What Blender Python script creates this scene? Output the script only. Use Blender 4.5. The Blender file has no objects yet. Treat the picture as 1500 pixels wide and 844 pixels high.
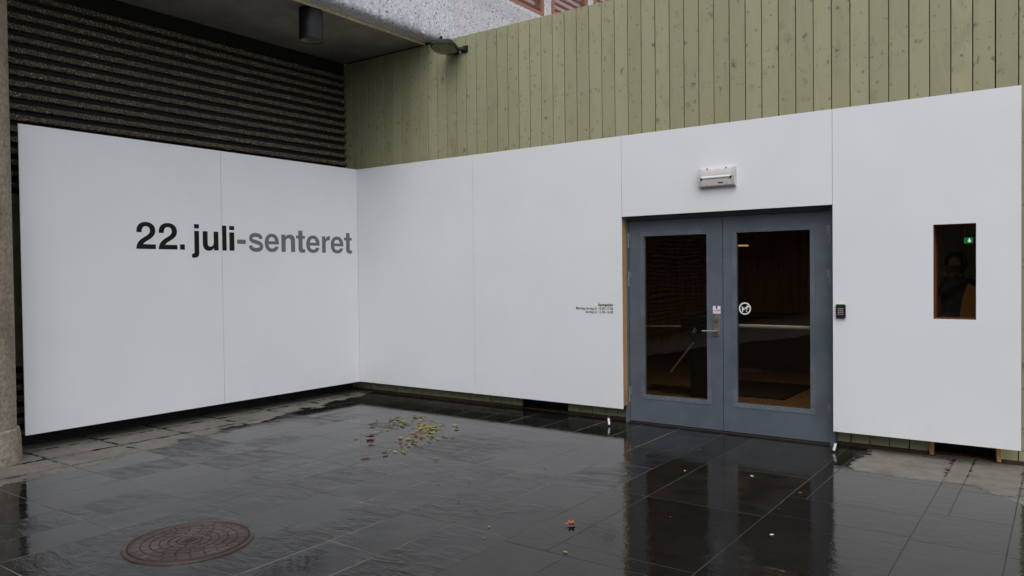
import bpy, bmesh, math, random
from mathutils import Vector, Matrix
R = math.radians
rnd = random.Random(22)
scene = bpy.context.scene
COL = scene.collection

# ------------------------------------------------------------------ camera
cam_data = bpy.data.cameras.new('camera')
cam = bpy.data.objects.new('camera', cam_data)
COL.objects.link(cam)
cam_data.sensor_width = 36.0
cam_data.lens = 1127.04 / 1500 * 36.0
cam_data.clip_start = 0.05
cam_data.clip_end = 500
CR = Vector((0.81075594, 0.5852694, -0.01159914))
CU = Vector((-0.00189272, 0.02243538, 0.9997465))
CD = Vector((-0.58538127, 0.81052846, -0.01929737))
m = Matrix.Identity(4)
for i in range(3):
    m[i][0], m[i][1], m[i][2] = CR[i], CU[i], -CD[i]
m.translation = Vector((7.7562, -7.2045, 1.6))
cam.matrix_world = m
scene.camera = cam

# ------------------------------------------------------------------ sky, sun, exposure
SUN_EL, SUN_AZ = R(52), R(150)          # azimuth measured clockwise from +Y
world = bpy.data.worlds.new('World')
scene.world = world
world.use_nodes = True
wt = world.node_tree
bg = wt.nodes['Background']
sky = wt.nodes.new('ShaderNodeTexSky')
sky.sky_type = 'NISHITA'
sky.sun_disc = False
sky.sun_elevation = SUN_EL
sky.sun_rotation = SUN_AZ
sky.air_density = 1.0
sky.dust_density = 1.5
sky.ozone_density = 1.0
hs = wt.nodes.new('ShaderNodeHueSaturation')
hs.inputs['Saturation'].default_value = 0.28
wt.links.new(sky.outputs[0], hs.inputs['Color'])
wt.links.new(hs.outputs[0], bg.inputs['Color'])
bg.inputs['Strength'].default_value = 0.15
sun_data = bpy.data.lights.new('sun', 'SUN')
sun_data.energy = 0.7
sun_data.angle = R(60)
sun_data.color = (1.0, 0.995, 0.99)
sun = bpy.data.objects.new('sun', sun_data)
COL.objects.link(sun)
sd = Vector((math.sin(SUN_AZ) * math.cos(SUN_EL), math.cos(SUN_AZ) * math.cos(SUN_EL), math.sin(SUN_EL)))
sun.rotation_euler = sd.to_track_quat('Z', 'Y').to_euler()
vs = scene.view_settings
vs.view_transform = 'Standard'
vs.look = 'None'
vs.gamma = 1.0
vs.use_curve_mapping = False
vs.exposure = 0.55

# ------------------------------------------------------------------ material helpers
class NT:
    def __init__(self, name):
        self.m = bpy.data.materials.new(name)
        self.m.use_nodes = True
        self.t = self.m.node_tree
        self.b = self.t.nodes['Principled BSDF']
        self.out = self.t.nodes['Material Output']
    def n(self, kind, **kw):
        nd = self.t.nodes.new('ShaderNode' + kind)
        for k, v in kw.items():
            if k.startswith('_'):
                setattr(nd, k[1:], v)
            else:
                self.put(nd.inputs[k.replace('__', ' ')], v)
        return nd
    def put(self, sock, v):
        if isinstance(v, bpy.types.NodeSocket):
            self.t.links.new(v, sock)
        elif isinstance(v, (tuple, list)) and sock.type == 'RGBA' and len(v) == 3:
            sock.default_value = (*v, 1)
        else:
            sock.default_value = v
    def set(self, **kw):
        for k, v in kw.items():
            self.put(self.b.inputs[k.replace('__', ' ')], v)
        return self
    def pos(self):
        return self.n('NewGeometry').outputs['Position']
    def rand(self):
        return self.n('ObjectInfo').outputs['Random']
    def scl(self, v, s):
        nd = self.n('VectorMath', _operation='MULTIPLY')
        self.put(nd.inputs[0], v); nd.inputs[1].default_value = s
        return nd.outputs[0]
    def vadd(self, v, w):
        nd = self.n('VectorMath', _operation='ADD')
        self.put(nd.inputs[0], v); self.put(nd.inputs[1], w)
        return nd.outputs[0]
    def math(self, op, a, b=0.0, c=0.0, clamp=False):
        nd = self.n('Math', _operation=op, _use_clamp=clamp)
        self.put(nd.inputs[0], a); self.put(nd.inputs[1], b); self.put(nd.inputs[2], c)
        return nd.outputs[0]
    def noise(self, v, scale, detail=3.0, rough=0.5, dist=0.0):
        nd = self.n('TexNoise', Scale=scale, Detail=detail, Roughness=rough, Distortion=dist)
        self.put(nd.inputs['Vector'], v)
        return nd.outputs['Fac']
    def voro(self, v, scale, out='Distance', feature='F1', rnd_=1.0):
        nd = self.n('TexVoronoi', _feature=feature, Scale=scale, Randomness=rnd_)
        self.put(nd.inputs['Vector'], v)
        return nd.outputs[out]
    def ramp(self, fac, a, b, lo=0.0, hi=1.0):
        nd = self.n('MapRange', _interpolation_type='SMOOTHSTEP')
        self.put(nd.inputs['Value'], fac)
        self.put(nd.inputs['From Min'], a); self.put(nd.inputs['From Max'], b)
        nd.inputs['To Min'].default_value = lo; nd.inputs['To Max'].default_value = hi
        return nd.outputs[0]
    def mix(self, f, a, b, mode='MIX'):
        nd = self.n('Mix', _data_type='RGBA', _blend_type=mode)
        self.put(nd.inputs['Factor'], f)
        self.put(nd.inputs[6], a); self.put(nd.inputs[7], b)
        return nd.outputs[2]
    def bump(self, h, dist, strength=1.0, normal=None):
        nd = self.n('Bump', Distance=dist, Strength=strength, Height=h)
        if normal is not None:
            self.put(nd.inputs['Normal'], normal)
        return nd.outputs[0]
    def xyz(self, v):
        nd = self.n('SeparateXYZ'); self.put(nd.inputs[0], v)
        return nd.outputs

def plain(name, col, rough=0.5, metal=0.0, var=0.12, scale=25.0, bump=0.0, spec=0.5):
    N = NT(name)
    p = N.pos()
    f = N.noise(p, scale, 4, 0.6)
    c2 = tuple(c * (1 - var) for c in col)
    c1 = tuple(min(1, c * (1 + var)) for c in col)
    N.set(Base__Color=N.mix(N.ramp(f, 0.3, 0.7), c2, c1), Roughness=rough, Metallic=metal)
    N.b.inputs['Specular IOR Level'].default_value = spec
    if bump:
        N.set(Normal=N.bump(f, bump))
    return N.m

# --- white laminate panels
N = NT('white_laminate')
p = N.pos()
f1 = N.noise(p, 1.3, 3, 0.6)
f2 = N.noise(N.scl(p, (6, 6, 0.6)), 1.0, 4, 0.6)
c = N.mix(N.ramp(f1, 0.3, 0.7), (0.755, 0.76, 0.775), (0.78, 0.785, 0.80))
c = N.mix(N.ramp(f2, 0.62, 0.85, 0, 0.15), c, (0.70, 0.70, 0.71))
zz = N.xyz(p)[2]
dirt = N.math('MULTIPLY', N.ramp(zz, 0.55, 0.16), N.ramp(N.noise(p, 7, 5, 0.7), 0.42, 0.75))
c = N.mix(N.math('MULTIPLY', dirt, 0.10), c, (0.5, 0.49, 0.47))
N.set(Base__Color=c, Roughness=0.5, Normal=N.bump(N.noise(p, 0.9, 2), 0.004))
N.b.inputs['Specular IOR Level'].default_value = 0.35
M_PANEL = N.m

# --- green stained pine boards
N = NT('green_stained_pine')
p = N.pos(); r = N.rand()
off = N.n('CombineXYZ'); N.put(off.inputs[0], N.math('MULTIPLY', r, 37.0)); N.put(off.inputs[2], N.math('MULTIPLY', r, 91.0))
q = N.vadd(p, off.outputs[0])
warp = N.noise(N.scl(q, (3, 3, 1.6)), 1.0, 2)
qx = N.vadd(N.scl(q, (70, 70, 2.2)), N.scl(warp, (5, 5, 5)))
grain = N.noise(qx, 1.0, 5, 0.65)
base = N.mix(r, (0.305, 0.296, 0.178), (0.365, 0.353, 0.218))
base = N.mix(N.ramp(grain, 0.4, 0.75, 0, 0.22), base, (0.24, 0.235, 0.132))
blot = N.noise(N.scl(q, (7, 7, 2.4)), 1.0, 5, 0.62, 0.6)
base = N.mix(N.ramp(blot, 0.5, 0.75, 0, 0.5), base, (0.235, 0.232, 0.138))
wv = N.scl(N.n('TexNoise', Vector=q, Scale=16.0, Detail=3.0).outputs['Color'], (0.75, 0.75, 0.75))
kv = N.vadd(N.scl(q, (7.5, 7.5, 5.5)), wv)
kd = N.voro(kv, 1.0)
kc = N.xyz(N.voro(kv, 1.0, 'Color'))
feather = N.noise(N.scl(q, (45, 45, 60)), 1.0, 4, 0.7, 1.2)
smear = N.math('MULTIPLY', N.math('GREATER_THAN', kc[0], 0.40), N.ramp(kd, 0.36, 0.08))
smear = N.math('MULTIPLY', smear, N.ramp(feather, 0.40, 0.60))
base = N.mix(N.math('MULTIPLY', N.math('MULTIPLY', smear, N.ramp(N.noise(q, 1.1, 2), 0.35, 0.65, 0.25, 1.0)), 0.5), base, (0.085, 0.078, 0.042))
core = N.math('MULTIPLY', N.math('GREATER_THAN', kc[1], 0.82), N.ramp(kd, 0.15, 0.06))
base = N.mix(N.math('MULTIPLY', core, 0.6), base, (0.07, 0.055, 0.028))
sv = N.vadd(N.scl(q, (22, 22, 16)), N.scl(N.n('TexNoise', Vector=q, Scale=30.0).outputs['Color'], (1.2, 1.2, 1.2)))
sd_ = N.voro(sv, 1.0); sc_ = N.voro(sv, 1.0, 'Color')
specks = N.math('MULTIPLY', N.math('GREATER_THAN', N.xyz(sc_)[1], 0.88), N.ramp(sd_, 0.34, 0.1))
base = N.mix(N.math('MULTIPLY', specks, 0.55), base, (0.10, 0.09, 0.05))
N.set(Base__Color=base, Roughness=0.62, Normal=N.bump(grain, 0.0015))
N.b.inputs['Specular IOR Level'].default_value = 0.3
M_WOOD = N.m
M_NAIL = plain('rusty_nail_head', (0.07, 0.055, 0.04), 0.6, 0.6)
M_DARKWOOD = plain('dark_backing', (0.045, 0.026, 0.014), 0.9)

# --- chipboard / raw batten
N = NT('raw_batten_wood')
p = N.pos()
f = N.noise(N.scl(p, (60, 60, 45)), 1.0, 4, 0.75)
g_ = N.noise(N.scl(p, (10, 10, 3)), 1.0, 3)
c = N.mix(N.ramp(f, 0.3, 0.7), (0.28, 0.15, 0.045), (0.52, 0.32, 0.12))
c = N.mix(N.ramp(g_, 0.5, 0.8, 0, 0.5), c, (0.12, 0.06, 0.02))
N.set(Base__Color=c, Roughness=0.75, Normal=N.bump(f, 0.002))
M_BATTEN = N.m

# --- ribbed exposed aggregate
N = NT('dark_exposed_aggregate')
p = N.pos()
vd = N.voro(p, 90.0); vc = N.voro(p, 90.0, 'Color')
pr_ = N.xyz(vc)
peb = N.ramp(vd, 0.55, 0.3)
pc = N.mix(N.ramp(pr_[0], 0.2, 0.95), (0.13, 0.108, 0.086), (0.50, 0.43, 0.345))
c = N.mix(peb, (0.075, 0.066, 0.056), pc)
c = N.mix(N.ramp(N.noise(p, 1.2, 4, 0.6), 0.45, 0.75, 0, 0.45), c, (0.09, 0.08, 0.07))
N.b.inputs['Specular IOR Level'].default_value = 0.15
N.set(Base__Color=N.mix(1.0, c, (1.25, 1.2, 1.15), 'MULTIPLY'), Roughness=0.95, Normal=N.bump(N.math('MULTIPLY', peb, N.math('ADD', pr_[1], 0.3)), 0.012))
M_RIB = N.m
M_GROOVE = plain('dark_groove_concrete', (0.022, 0.021, 0.02), 0.95, bump=0.003, spec=0.1)
# --- soffit concrete
N = NT('soffit_concrete')
p = N.pos()
f = N.noise(p, 2.2, 5, 0.65)
l = N.noise(N.scl(p, (0.6, 14, 1)), 1.0, 3)
c = N.mix(N.ramp(f, 0.3, 0.72), (0.20, 0.18, 0.145), (0.31, 0.28, 0.23))
c = N.mix(N.ramp(l, 0.5, 0.8, 0, 0.35), c, (0.2, 0.19, 0.165))
N.set(Base__Color=c, Roughness=0.85, Normal=N.bump(f, 0.006))
M_SOFFIT = N.m
# --- bush-hammered light concrete
def rough_concrete(name, c_lo, c_hi, pit):
    N = NT(name)
    p = N.pos()
    s = N.vadd(N.scl(p, (26, 26, 20)), N.scl(N.n('TexNoise', Vector=p, Scale=24.0, Detail=3.0).outputs['Color'], (1.1, 1.1, 1.1)))
    v1 = N.voro(s, 1.0); vcol = N.xyz(N.voro(s, 1.0, 'Color'))
    n1 = N.noise(p, 34, 5, 0.72)
    n2 = N.noise(p, 3.0, 4, 0.6)
    c = N.mix(N.ramp(n1, 0.3, 0.68), c_lo, c_hi)
    c = N.mix(N.ramp(n2, 0.45, 0.75, 0, 0.3), c, c_lo)
    pits = N.math('MULTIPLY', N.math('GREATER_THAN', vcol[0], 0.55), N.ramp(v1, 0.34, 0.12))
    c = N.mix(N.math('MULTIPLY', pits, 0.8), c, pit)
    h = N.math('SUBTRACT', n1, N.math('MULTIPLY', pits, 0.6))
    N.set(Base__Color=c, Roughness=0.9, Normal=N.bump(h, 0.02))
    return N.m
M_FASCIA = rough_concrete('bush_hammered_concrete', (0.46, 0.47, 0.51), (0.80, 0.81, 0.86), (0.12, 0.12, 0.14))
M_FACADE = rough_concrete('pale_rough_render', (0.48, 0.47, 0.50), (0.74, 0.73, 0.76), (0.24, 0.23, 0.24))
M_REDWOOD = plain('red_brown_window_wood', (0.27, 0.115, 0.075), 0.5, var=0.25, scale=40)
M_BLIND = plain('pale_blind', (0.58, 0.5, 0.5), 0.6)
M_TRIM = plain('pale_timber_trim', (0.62, 0.52, 0.34), 0.7, var=0.25)

# --- column concrete
N = NT('beige_column_concrete')
p = N.pos()
n1 = N.noise(p, 28, 5, 0.7); n2 = N.noise(N.scl(p, (3, 3, 1.2)), 1.0, 4, 0.6)
c = N.mix(N.ramp(n1, 0.3, 0.7), (0.22, 0.18, 0.13), (0.44, 0.375, 0.29))
c = N.mix(N.ramp(n2, 0.45, 0.72, 0, 0.6), c, (0.15, 0.12, 0.085))
N.set(Base__Color=c, Roughness=0.85, Normal=N.bump(n1, 0.012))
M_COLUMN = N.m

# --- paving
def dry_mask(N, p):
    x, y, z = N.xyz(p)
    nz = N.noise(p, 2.6, 5, 0.62)
    nf = N.noise(p, 13, 4, 0.7)
    pert = N.math('ADD', N.math('MULTIPLY', N.math('SUBTRACT', nz, 0.5), 0.75), N.math('MULTIPLY', N.math('SUBTRACT', nf, 0.5), 0.22))
    bl = N.math('SUBTRACT', N.math('ADD', N.math('MULTIPLY', y, -0.205), 0.12), x)     # > 0 dry, by the ribbed wall
    left = N.ramp(N.math('ADD', bl, pert), -0.02, 0.03)
    yb = N.math('ADD', N.math('MULTIPLY', N.math('MAXIMUM', N.math('SUBTRACT', x, 7.2), 0.0), 1.1), 0.68)
    br = N.math('MINIMUM', N.math('ADD', y, yb), N.math('SUBTRACT', x, 6.33))
    right = N.ramp(N.math('ADD', br, N.math('MULTIPLY', pert, 0.55)), -0.02, 0.03)
    return N.math('MAXIMUM', left, right)

def paving(name, lo, hi, relief, speck):
    N = NT(name)
    p = N.pos(); r = N.rand()
    dry = dry_mask(N, p)
    gen = N.xyz(N.n('TexCoord').outputs['Generated'])
    ex_ = N.math('MULTIPLY', N.math('MINIMUM', gen[0], N.math('SUBTRACT', 1.0, gen[0])), 0.42)
    ey_ = N.math('MULTIPLY', N.math('MINIMUM', gen[1], N.math('SUBTRACT', 1.0, gen[1])), 0.65)
    edge = N.math('ADD', N.math('MINIMUM', ex_, ey_), N.math('MULTIPLY', N.math('SUBTRACT', N.noise(p, 6.0, 4, 0.65), 0.50 if speck else 0.57), 0.16))
    dry = N.math('MULTIPLY', dry, N.ramp(edge, -0.014, 0.012))
    off = N.n('CombineXYZ'); N.put(off.inputs[0], N.math('MULTIPLY', r, 53.0)); N.put(off.inputs[1], N.math('MULTIPLY', r, 29.0))
    q = N.vadd(p, off.outputs[0])
    n1 = N.noise(q, 5.0, 5, 0.62)
    fine = N.noise(q, 120 if speck else 60, 3, 0.7)
    wet = N.mix(N.ramp(n1, 0.3, 0.7), lo, hi)
    wet = N.mix(N.ramp(r, 0.0, 1.0, 0, 0.7), wet, tuple(c * 0.55 for c in lo))
    if speck:
        wet = N.mix(N.ramp(fine, 0.54, 0.72, 0, 0.75), wet, (0.105, 0.088, 0.070))
    dryc = N.mix(N.ramp(N.noise(p, 9, 5, 0.65), 0.3, 0.7), (0.150, 0.136, 0.115), (0.205, 0.188, 0.162))
    dryc = N.mix(N.ramp(N.noise(p, 1.9, 4), 0.5, 0.72, 0, 0.6), dryc, (0.10, 0.091, 0.077))
    dryc = N.mix(N.ramp(N.noise(p, 90, 3, 0.7), 0.5, 0.72, 0, 0.45), dryc, (0.09, 0.082, 0.07))
    N.set(Base__Color=N.mix(dry, wet, dryc))
    # water film: mirror-like with ruffles, broken by cleft stone here and there
    cl = N.noise(N.scl(q, (4.5, 9, 4.5)), 1.0, 6, 0.6, 0.9)
    film = N.noise(p, 0.8, 3, 0.5)
    proud = N.math('MULTIPLY', N.ramp(N.math('ADD', N.math('MULTIPLY', film, 0.75), N.math('MULTIPLY', r, 0.25)), 0.44, 0.64), relief)
    py_ = N.xyz(p)[1]
    proud = N.math('MULTIPLY', proud, N.ramp(N.math('ADD', py_, N.math('MULTIPLY', N.math('SUBTRACT', film, 0.5), 1.6)), -0.75, -1.5))
    rip = N.noise(N.scl(p, (12, 15, 12)), 1.0, 2, 0.5)
    rip2 = N.noise(N.scl(p, (50, 60, 50)), 1.0, 2, 0.5)
    slow = N.noise(p, 2.5, 2, 0.5)
    hgt = N.math('ADD', N.math('MULTIPLY', cl, proud), N.math('ADD', N.math('MULTIPLY', rip, 0.075 if speck else 0.055), N.math('ADD', N.math('MULTIPLY', rip2, 0.030 if speck else 0.022), N.math('MULTIPLY', slow, 0.09))))
    hgt = N.math('ADD', hgt, N.math('MULTIPLY', N.math('MULTIPLY', fine, dry), 0.15))
    rough = N.math('ADD', N.math('MULTIPLY', dry, 0.75), N.math('ADD', 0.018, N.math('MULTIPLY', proud, 0.16)), clamp=True)
    if speck:
        rough = N.math('ADD', rough, 0.02, clamp=True)
    for (rx, ry, rs) in ((4.257, -3.57, 0.05), (4.452, -3.62, 0.075), (4.254, -3.783, 0.04), (4.67, -3.64, 0.05)):
        dv = N.n('VectorMath', _operation='DISTANCE')
        N.put(dv.inputs[0], p); dv.inputs[1].default_value = (rx, ry, 0.0)
        dd_ = dv.outputs['Value']
        ring = N.math('MULTIPLY', N.math('SINE', N.math('MULTIPLY', dd_, 290.0)), N.ramp(dd_, rs, rs * 0.75, 0, 0.03))
        hgt = N.math('ADD', hgt, ring)
    N.set(Roughness=rough, Normal=N.bump(hgt, 0.012))
    N.b.inputs['IOR'].default_value = 1.33 if speck else 1.345
    return N.m
M_SLATE = paving('wet_dark_slate', (0.011, 0.0108, 0.0105), (0.026, 0.0252, 0.024), 0.8, False)
M_GRANITE = paving('wet_smooth_granite', (0.009, 0.0080, 0.0066), (0.020, 0.0175, 0.014), 0.16, True)
N = NT('sandy_joint')
p = N.pos()
gx = N.xyz(p)[0]
sand = N.mix(N.ramp(N.noise(p, 1.5, 3, 0.6), 0.40, 0.62), (0.075, 0.07, 0.063), (0.205, 0.195, 0.178))
N.set(Base__Color=N.mix(N.ramp(gx, 5.0, 5.06), sand, N.mix(0.85, sand, (0.016, 0.015, 0.013))), Roughness=0.7)
M_GROUT = N.m

# --- door paint
def door_paint(name, wear):
    N = NT(name)
    p = N.pos()
    f = N.noise(p, 3.0, 4, 0.6)
    c = N.mix(N.ramp(f, 0.3, 0.7), (0.088, 0.106, 0.126), (0.110, 0.131, 0.154))
    if wear:
        w = N.noise(p, 130, 4, 0.75)
        w2 = N.noise(p, 3.2, 3)
        z = N.xyz(p)[2]
        amt = N.math('MULTIPLY', N.ramp(w, 0.5, 0.64), N.ramp(N.math('ADD', w2, N.ramp(z, 0.55, 0.25, 0, 0.28)), 0.46, 0.68))
        c = N.mix(N.math('MULTIPLY', amt, 0.6), c, (0.36, 0.38, 0.40))
    else:
        w = N.noise(N.scl(p, (30, 30, 12)), 1.0, 5, 0.7)
        c = N.mix(N.ramp(w, 0.66, 0.8, 0, 0.35), c, (0.22, 0.25, 0.28))
    N.set(Base__Color=c, Roughness=N.ramp(f, 0.2, 0.8, 0.32, 0.5), Normal=N.bump(N.noise(p, 40, 2), 0.0006))
    return N.m
M_DOOR = door_paint('blue_grey_door_paint', False)
M_BEAD = door_paint('worn_bead_paint', True)
M_STEEL = plain('brushed_steel', (0.5, 0.48, 0.45), 0.32, 0.9, var=0.1, scale=60)
M_DULLSTEEL = plain('dull_brown_steel', (0.27, 0.235, 0.2), 0.45, 0.7)
M_HINGE = plain('hinge_steel', (0.2, 0.215, 0.23), 0.42, 0.4)
M_BLACK = plain('black_plastic', (0.012, 0.012, 0.013), 0.38)
M_BLACKMETAL = plain('black_lacquered_metal', (0.009, 0.009, 0.010), 0.45, spec=0.35)
M_KEY = plain('key_cap_pinkish_grey', (0.32, 0.24, 0.22), 0.5)
M_WHITEP = plain('white_vinyl', (0.78, 0.78, 0.78), 0.5, var=0.03)
M_BLACKV = plain('black_vinyl', (0.007, 0.0075, 0.0075), 0.6, var=0.05, spec=0.2)
M_GREYV = plain('grey_vinyl', (0.15, 0.155, 0.165), 0.6, var=0.05, spec=0.2)
M_BLUEV = plain('blue_print', (0.015, 0.025, 0.15), 0.5)
M_REDV = plain('red_print', (0.6, 0.06, 0.09), 0.5)
M_CASE = plain('aged_white_plastic', (0.62, 0.575, 0.56), 0.4, var=0.06)
M_CAP = plain('clear_end_plastic', (0.52, 0.5, 0.49), 0.25, var=0.1)
M_TUBE = plain('lamp_tube_white', (0.8, 0.8, 0.8), 0.3, var=0.02)
M_RUST = None
N = NT('rusty_cast_iron')
p = N.pos()
f = N.noise(p, 30, 5, 0.7); f2 = N.noise(p, 4, 3)
c = N.mix(N.ramp(f, 0.3, 0.7), (0.036, 0.021, 0.016), (0.072, 0.043, 0.034))
c = N.mix(N.ramp(f2, 0.4, 0.7, 0, 0.5), c, (0.055, 0.039, 0.033))
N.set(Base__Color=c, Roughness=N.ramp(f2, 0.3, 0.7, 0.32, 0.6), Metallic=0.1, Normal=N.bump(f, 0.002))
M_RUST = N.m
M_IRONGAP = plain('dark_iron_groove', (0.018, 0.013, 0.011), 0.6)

def glass_mat(name, tint):
    N = NT(name)
    g = N.n('NewGeometry')
    d = N.n('VectorMath', _operation='DOT_PRODUCT')
    N.put(d.inputs[0], g.outputs['Normal']); N.put(d.inputs[1], g.outputs['Incoming'])
    cth = N.math('ABSOLUTE', d.outputs['Value'])
    om = N.math('SUBTRACT', 1.0, cth, clamp=True)
    fr = N.math('ADD', 0.045, N.math('MULTIPLY', N.math('POWER', om, 5.0), 0.95), clamp=True)
    tr = N.n('BsdfTransparent', Color=tint)
    gl = N.n('BsdfGlossy', Roughness=0.01)
    N.put(gl.inputs['Normal'], N.bump(N.noise(N.pos(), 1.6, 2), 0.002))
    mx = N.n('MixShader')
    N.put(mx.inputs[0], fr); N.put(mx.inputs[1], tr.outputs[0]); N.put(mx.inputs[2], gl.outputs[0])
    N.t.links.new(mx.outputs[0], N.out.inputs['Surface'])
    return N.m
M_GLASS = glass_mat('door_glass', (0.80, 0.78, 0.72))
M_LENS = glass_mat('lamp_glass', (0.9, 0.9, 0.85))

def emit(name, col, s):
    N = NT(name)
    N.set(Base__Color=(0.02, 0.02, 0.02), Roughness=0.4)
    N.b.inputs['Emission Color'].default_value = (*col, 1)
    N.b.inputs['Emission Strength'].default_value = s
    return N.m

# ------------------------------------------------------------------ geometry helpers
class Geo:
    def __init__(self):
        self.v = []; self.f = []; self.mi = []
    def add(self, vs_, fs, mi=0):
        b = len(self.v)
        self.v += [tuple(x) for x in vs_]
        self.f += [tuple(b + i for i in f) for f in fs]
        self.mi += [mi] * len(fs)
        return self
    def box(self, x0, x1, y0, y1, z0, z1, mi=0, bev=0.0):
        if not bev:
            return self.add([(x0, y0, z0), (x1, y0, z0), (x1, y1, z0), (x0, y1, z0), (x0, y0, z1), (x1, y0, z1), (x1, y1, z1), (x0, y1, z1)],
                            [(0, 3, 2, 1), (4, 5, 6, 7), (0, 1, 5, 4), (1, 2, 6, 5), (2, 3, 7, 6), (3, 0, 4, 7)], mi)
        bm = bmesh.new()
        bmesh.ops.create_cube(bm, size=1.0)
        for v in bm.verts:
            v.co = Vector(((x0 + x1) / 2 + v.co.x * (x1 - x0), (y0 + y1) / 2 + v.co.y * (y1 - y0), (z0 + z1) / 2 + v.co.z * (z1 - z0)))
        bmesh.ops.bevel(bm, geom=bm.edges[:], offset=bev, segments=1 if bev < 0.006 else 3, affect='EDGES', profile=0.5)
        bm.verts.index_update()
        self.add([v.co[:] for v in bm.verts], [[v.index for v in f.verts] for f in bm.faces], mi)
        bm.free()
        return self
    def cyl(self, a, b, r0, r1=None, n=24, mi=0, caps=True):
        a, b = Vector(a), Vector(b)
        r1 = r0 if r1 is None else r1
        ax = (b - a).normalized()
        u = ax.orthogonal().normalized(); w = ax.cross(u)
        vs_ = []
        for i in range(n):
            t = 2 * math.pi * i / n
            d = u * math.cos(t) + w * math.sin(t)
            vs_.append(a + d * r0); vs_.append(b + d * r1)
        fs = [(2 * i, (2 * i + 2) % (2 * n), (2 * i + 3) % (2 * n), 2 * i + 1) for i in range(n)]
        if caps:
            fs.append([2 * i for i in range(n)][::-1]); fs.append([2 * i + 1 for i in range(n)])
        return self.add(vs_, fs, mi)
    def lathe(self, cx, cy, prof, n=32, mi=0):
        k = len(prof); vs_ = []
        for i in range(n):
            t = 2 * math.pi * i / n
            for r_, z in prof:
                vs_.append((cx + r_ * math.cos(t), cy + r_ * math.sin(t), z))
        fs = []
        for i in range(n):
            j = (i + 1) % n
            for a in range(k - 1):
                fs.append((i * k + a, j * k + a, j * k + a + 1, i * k + a + 1))
        return self.add(vs_, fs, mi)
    def prism(self, poly, fn0, fn1, mi=0):
        n = len(poly)
        vs_ = [fn0(*q) for q in poly] + [fn1(*q) for q in poly]
        fs = [tuple(range(n))[::-1], tuple(range(n, 2 * n))] + [(i, (i + 1) % n, n + (i + 1) % n, n + i) for i in range(n)]
        return self.add(vs_, fs, mi)
    def frame(self, X0, X1, Z0, Z1, x0, x1, z0, z1, y0, y1, mi=0):
        """slab in the XZ plane between y0 and y1 with a rectangular hole"""
        o = [(X0, Z0), (X1, Z0), (X1, Z1), (X0, Z1)]; h = [(x0, z0), (x1, z0), (x1, z1), (x0, z1)]
        vs_ = [(x, y0, z) for x, z in o + h] + [(x, y1, z) for x, z in o + h]
        fs = []
        for i in range(4):
            j = (i + 1) % 4
            fs += [(i, j, 4 + j, 4 + i), (8 + j, 8 + i, 12 + i, 12 + j), (j, i, 8 + i, 8 + j), (4 + i, 4 + j, 12 + j, 12 + i)]
        return self.add(vs_, fs, mi)
    def move(self, M):
        self.v = [tuple(M @ Vector(x)) for x in self.v]
        return self
    def mesh(self, name, mats, base=(0, 0, 0), smooth=None):
        me = bpy.data.meshes.new(name)
        bx, by, bz = base
        me.from_pydata([(x - bx, y - by, z - bz) for x, y, z in self.v], [], self.f)
        for mt in mats:
            me.materials.append(mt)
        me.polygons.foreach_set('material_index', self.mi)
        me.update()
        bm = bmesh.new(); bm.from_mesh(me)
        bmesh.ops.recalc_face_normals(bm, faces=bm.faces[:])
        bm.to_mesh(me); bm.free()
        if smooth is not None:
            me.polygons.foreach_set('use_smooth', [True] * len(me.polygons))
            me.set_sharp_from_angle(angle=R(smooth))
        return me

BASE = {}
def tag(o, label=None, cat=None, group=None, kind=None):
    if label: o['label'] = label
    if cat: o['category'] = cat
    if group: o['group'] = group
    if kind: o['kind'] = kind
    return o
def thing(name, label, cat, loc, group=None):
    o = bpy.data.objects.new(name, None)
    COL.objects.link(o)
    o.location = loc
    o.empty_display_size = 0.1
    BASE[o.name] = Vector(loc)
    return tag(o, label, cat, group)
def part(name, geo, mats, parent=None, label=None, smooth=None, at=None, kind=None):
    """geo in world coordinates, or an existing mesh placed at world point 'at'"""
    if not isinstance(mats, (list, tuple)):
        mats = [mats]
    pb = BASE[parent.name] if parent else Vector((0, 0, 0))
    if isinstance(geo, Geo):
        me = geo.mesh(name, mats, at if at is not None else (pb if parent else (0, 0, 0)), smooth)
    else:
        me = geo
    o = bpy.data.objects.new(name, me)
    COL.objects.link(o)
    if parent:
        o.parent = parent
    if at is not None:
        o.location = Vector(at) - pb
        BASE[o.name] = Vector(at)
    else:
        BASE[o.name] = pb.copy()
    return tag(o, label, kind=kind)
def single(name, geo, mats, label, cat, loc, group=None, smooth=None):
    o = part(name, geo, mats, None, at=loc, smooth=smooth)
    return tag(o, label, cat, group)
def structure(name, geo, mats):
    return part(name, geo, mats, None, kind='structure')

WOODY = 0.20          # front face of the timber wall
RIBX = -0.40          # front of the ribs
TOPZ, BOTZ = 3.017, 0.158

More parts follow.
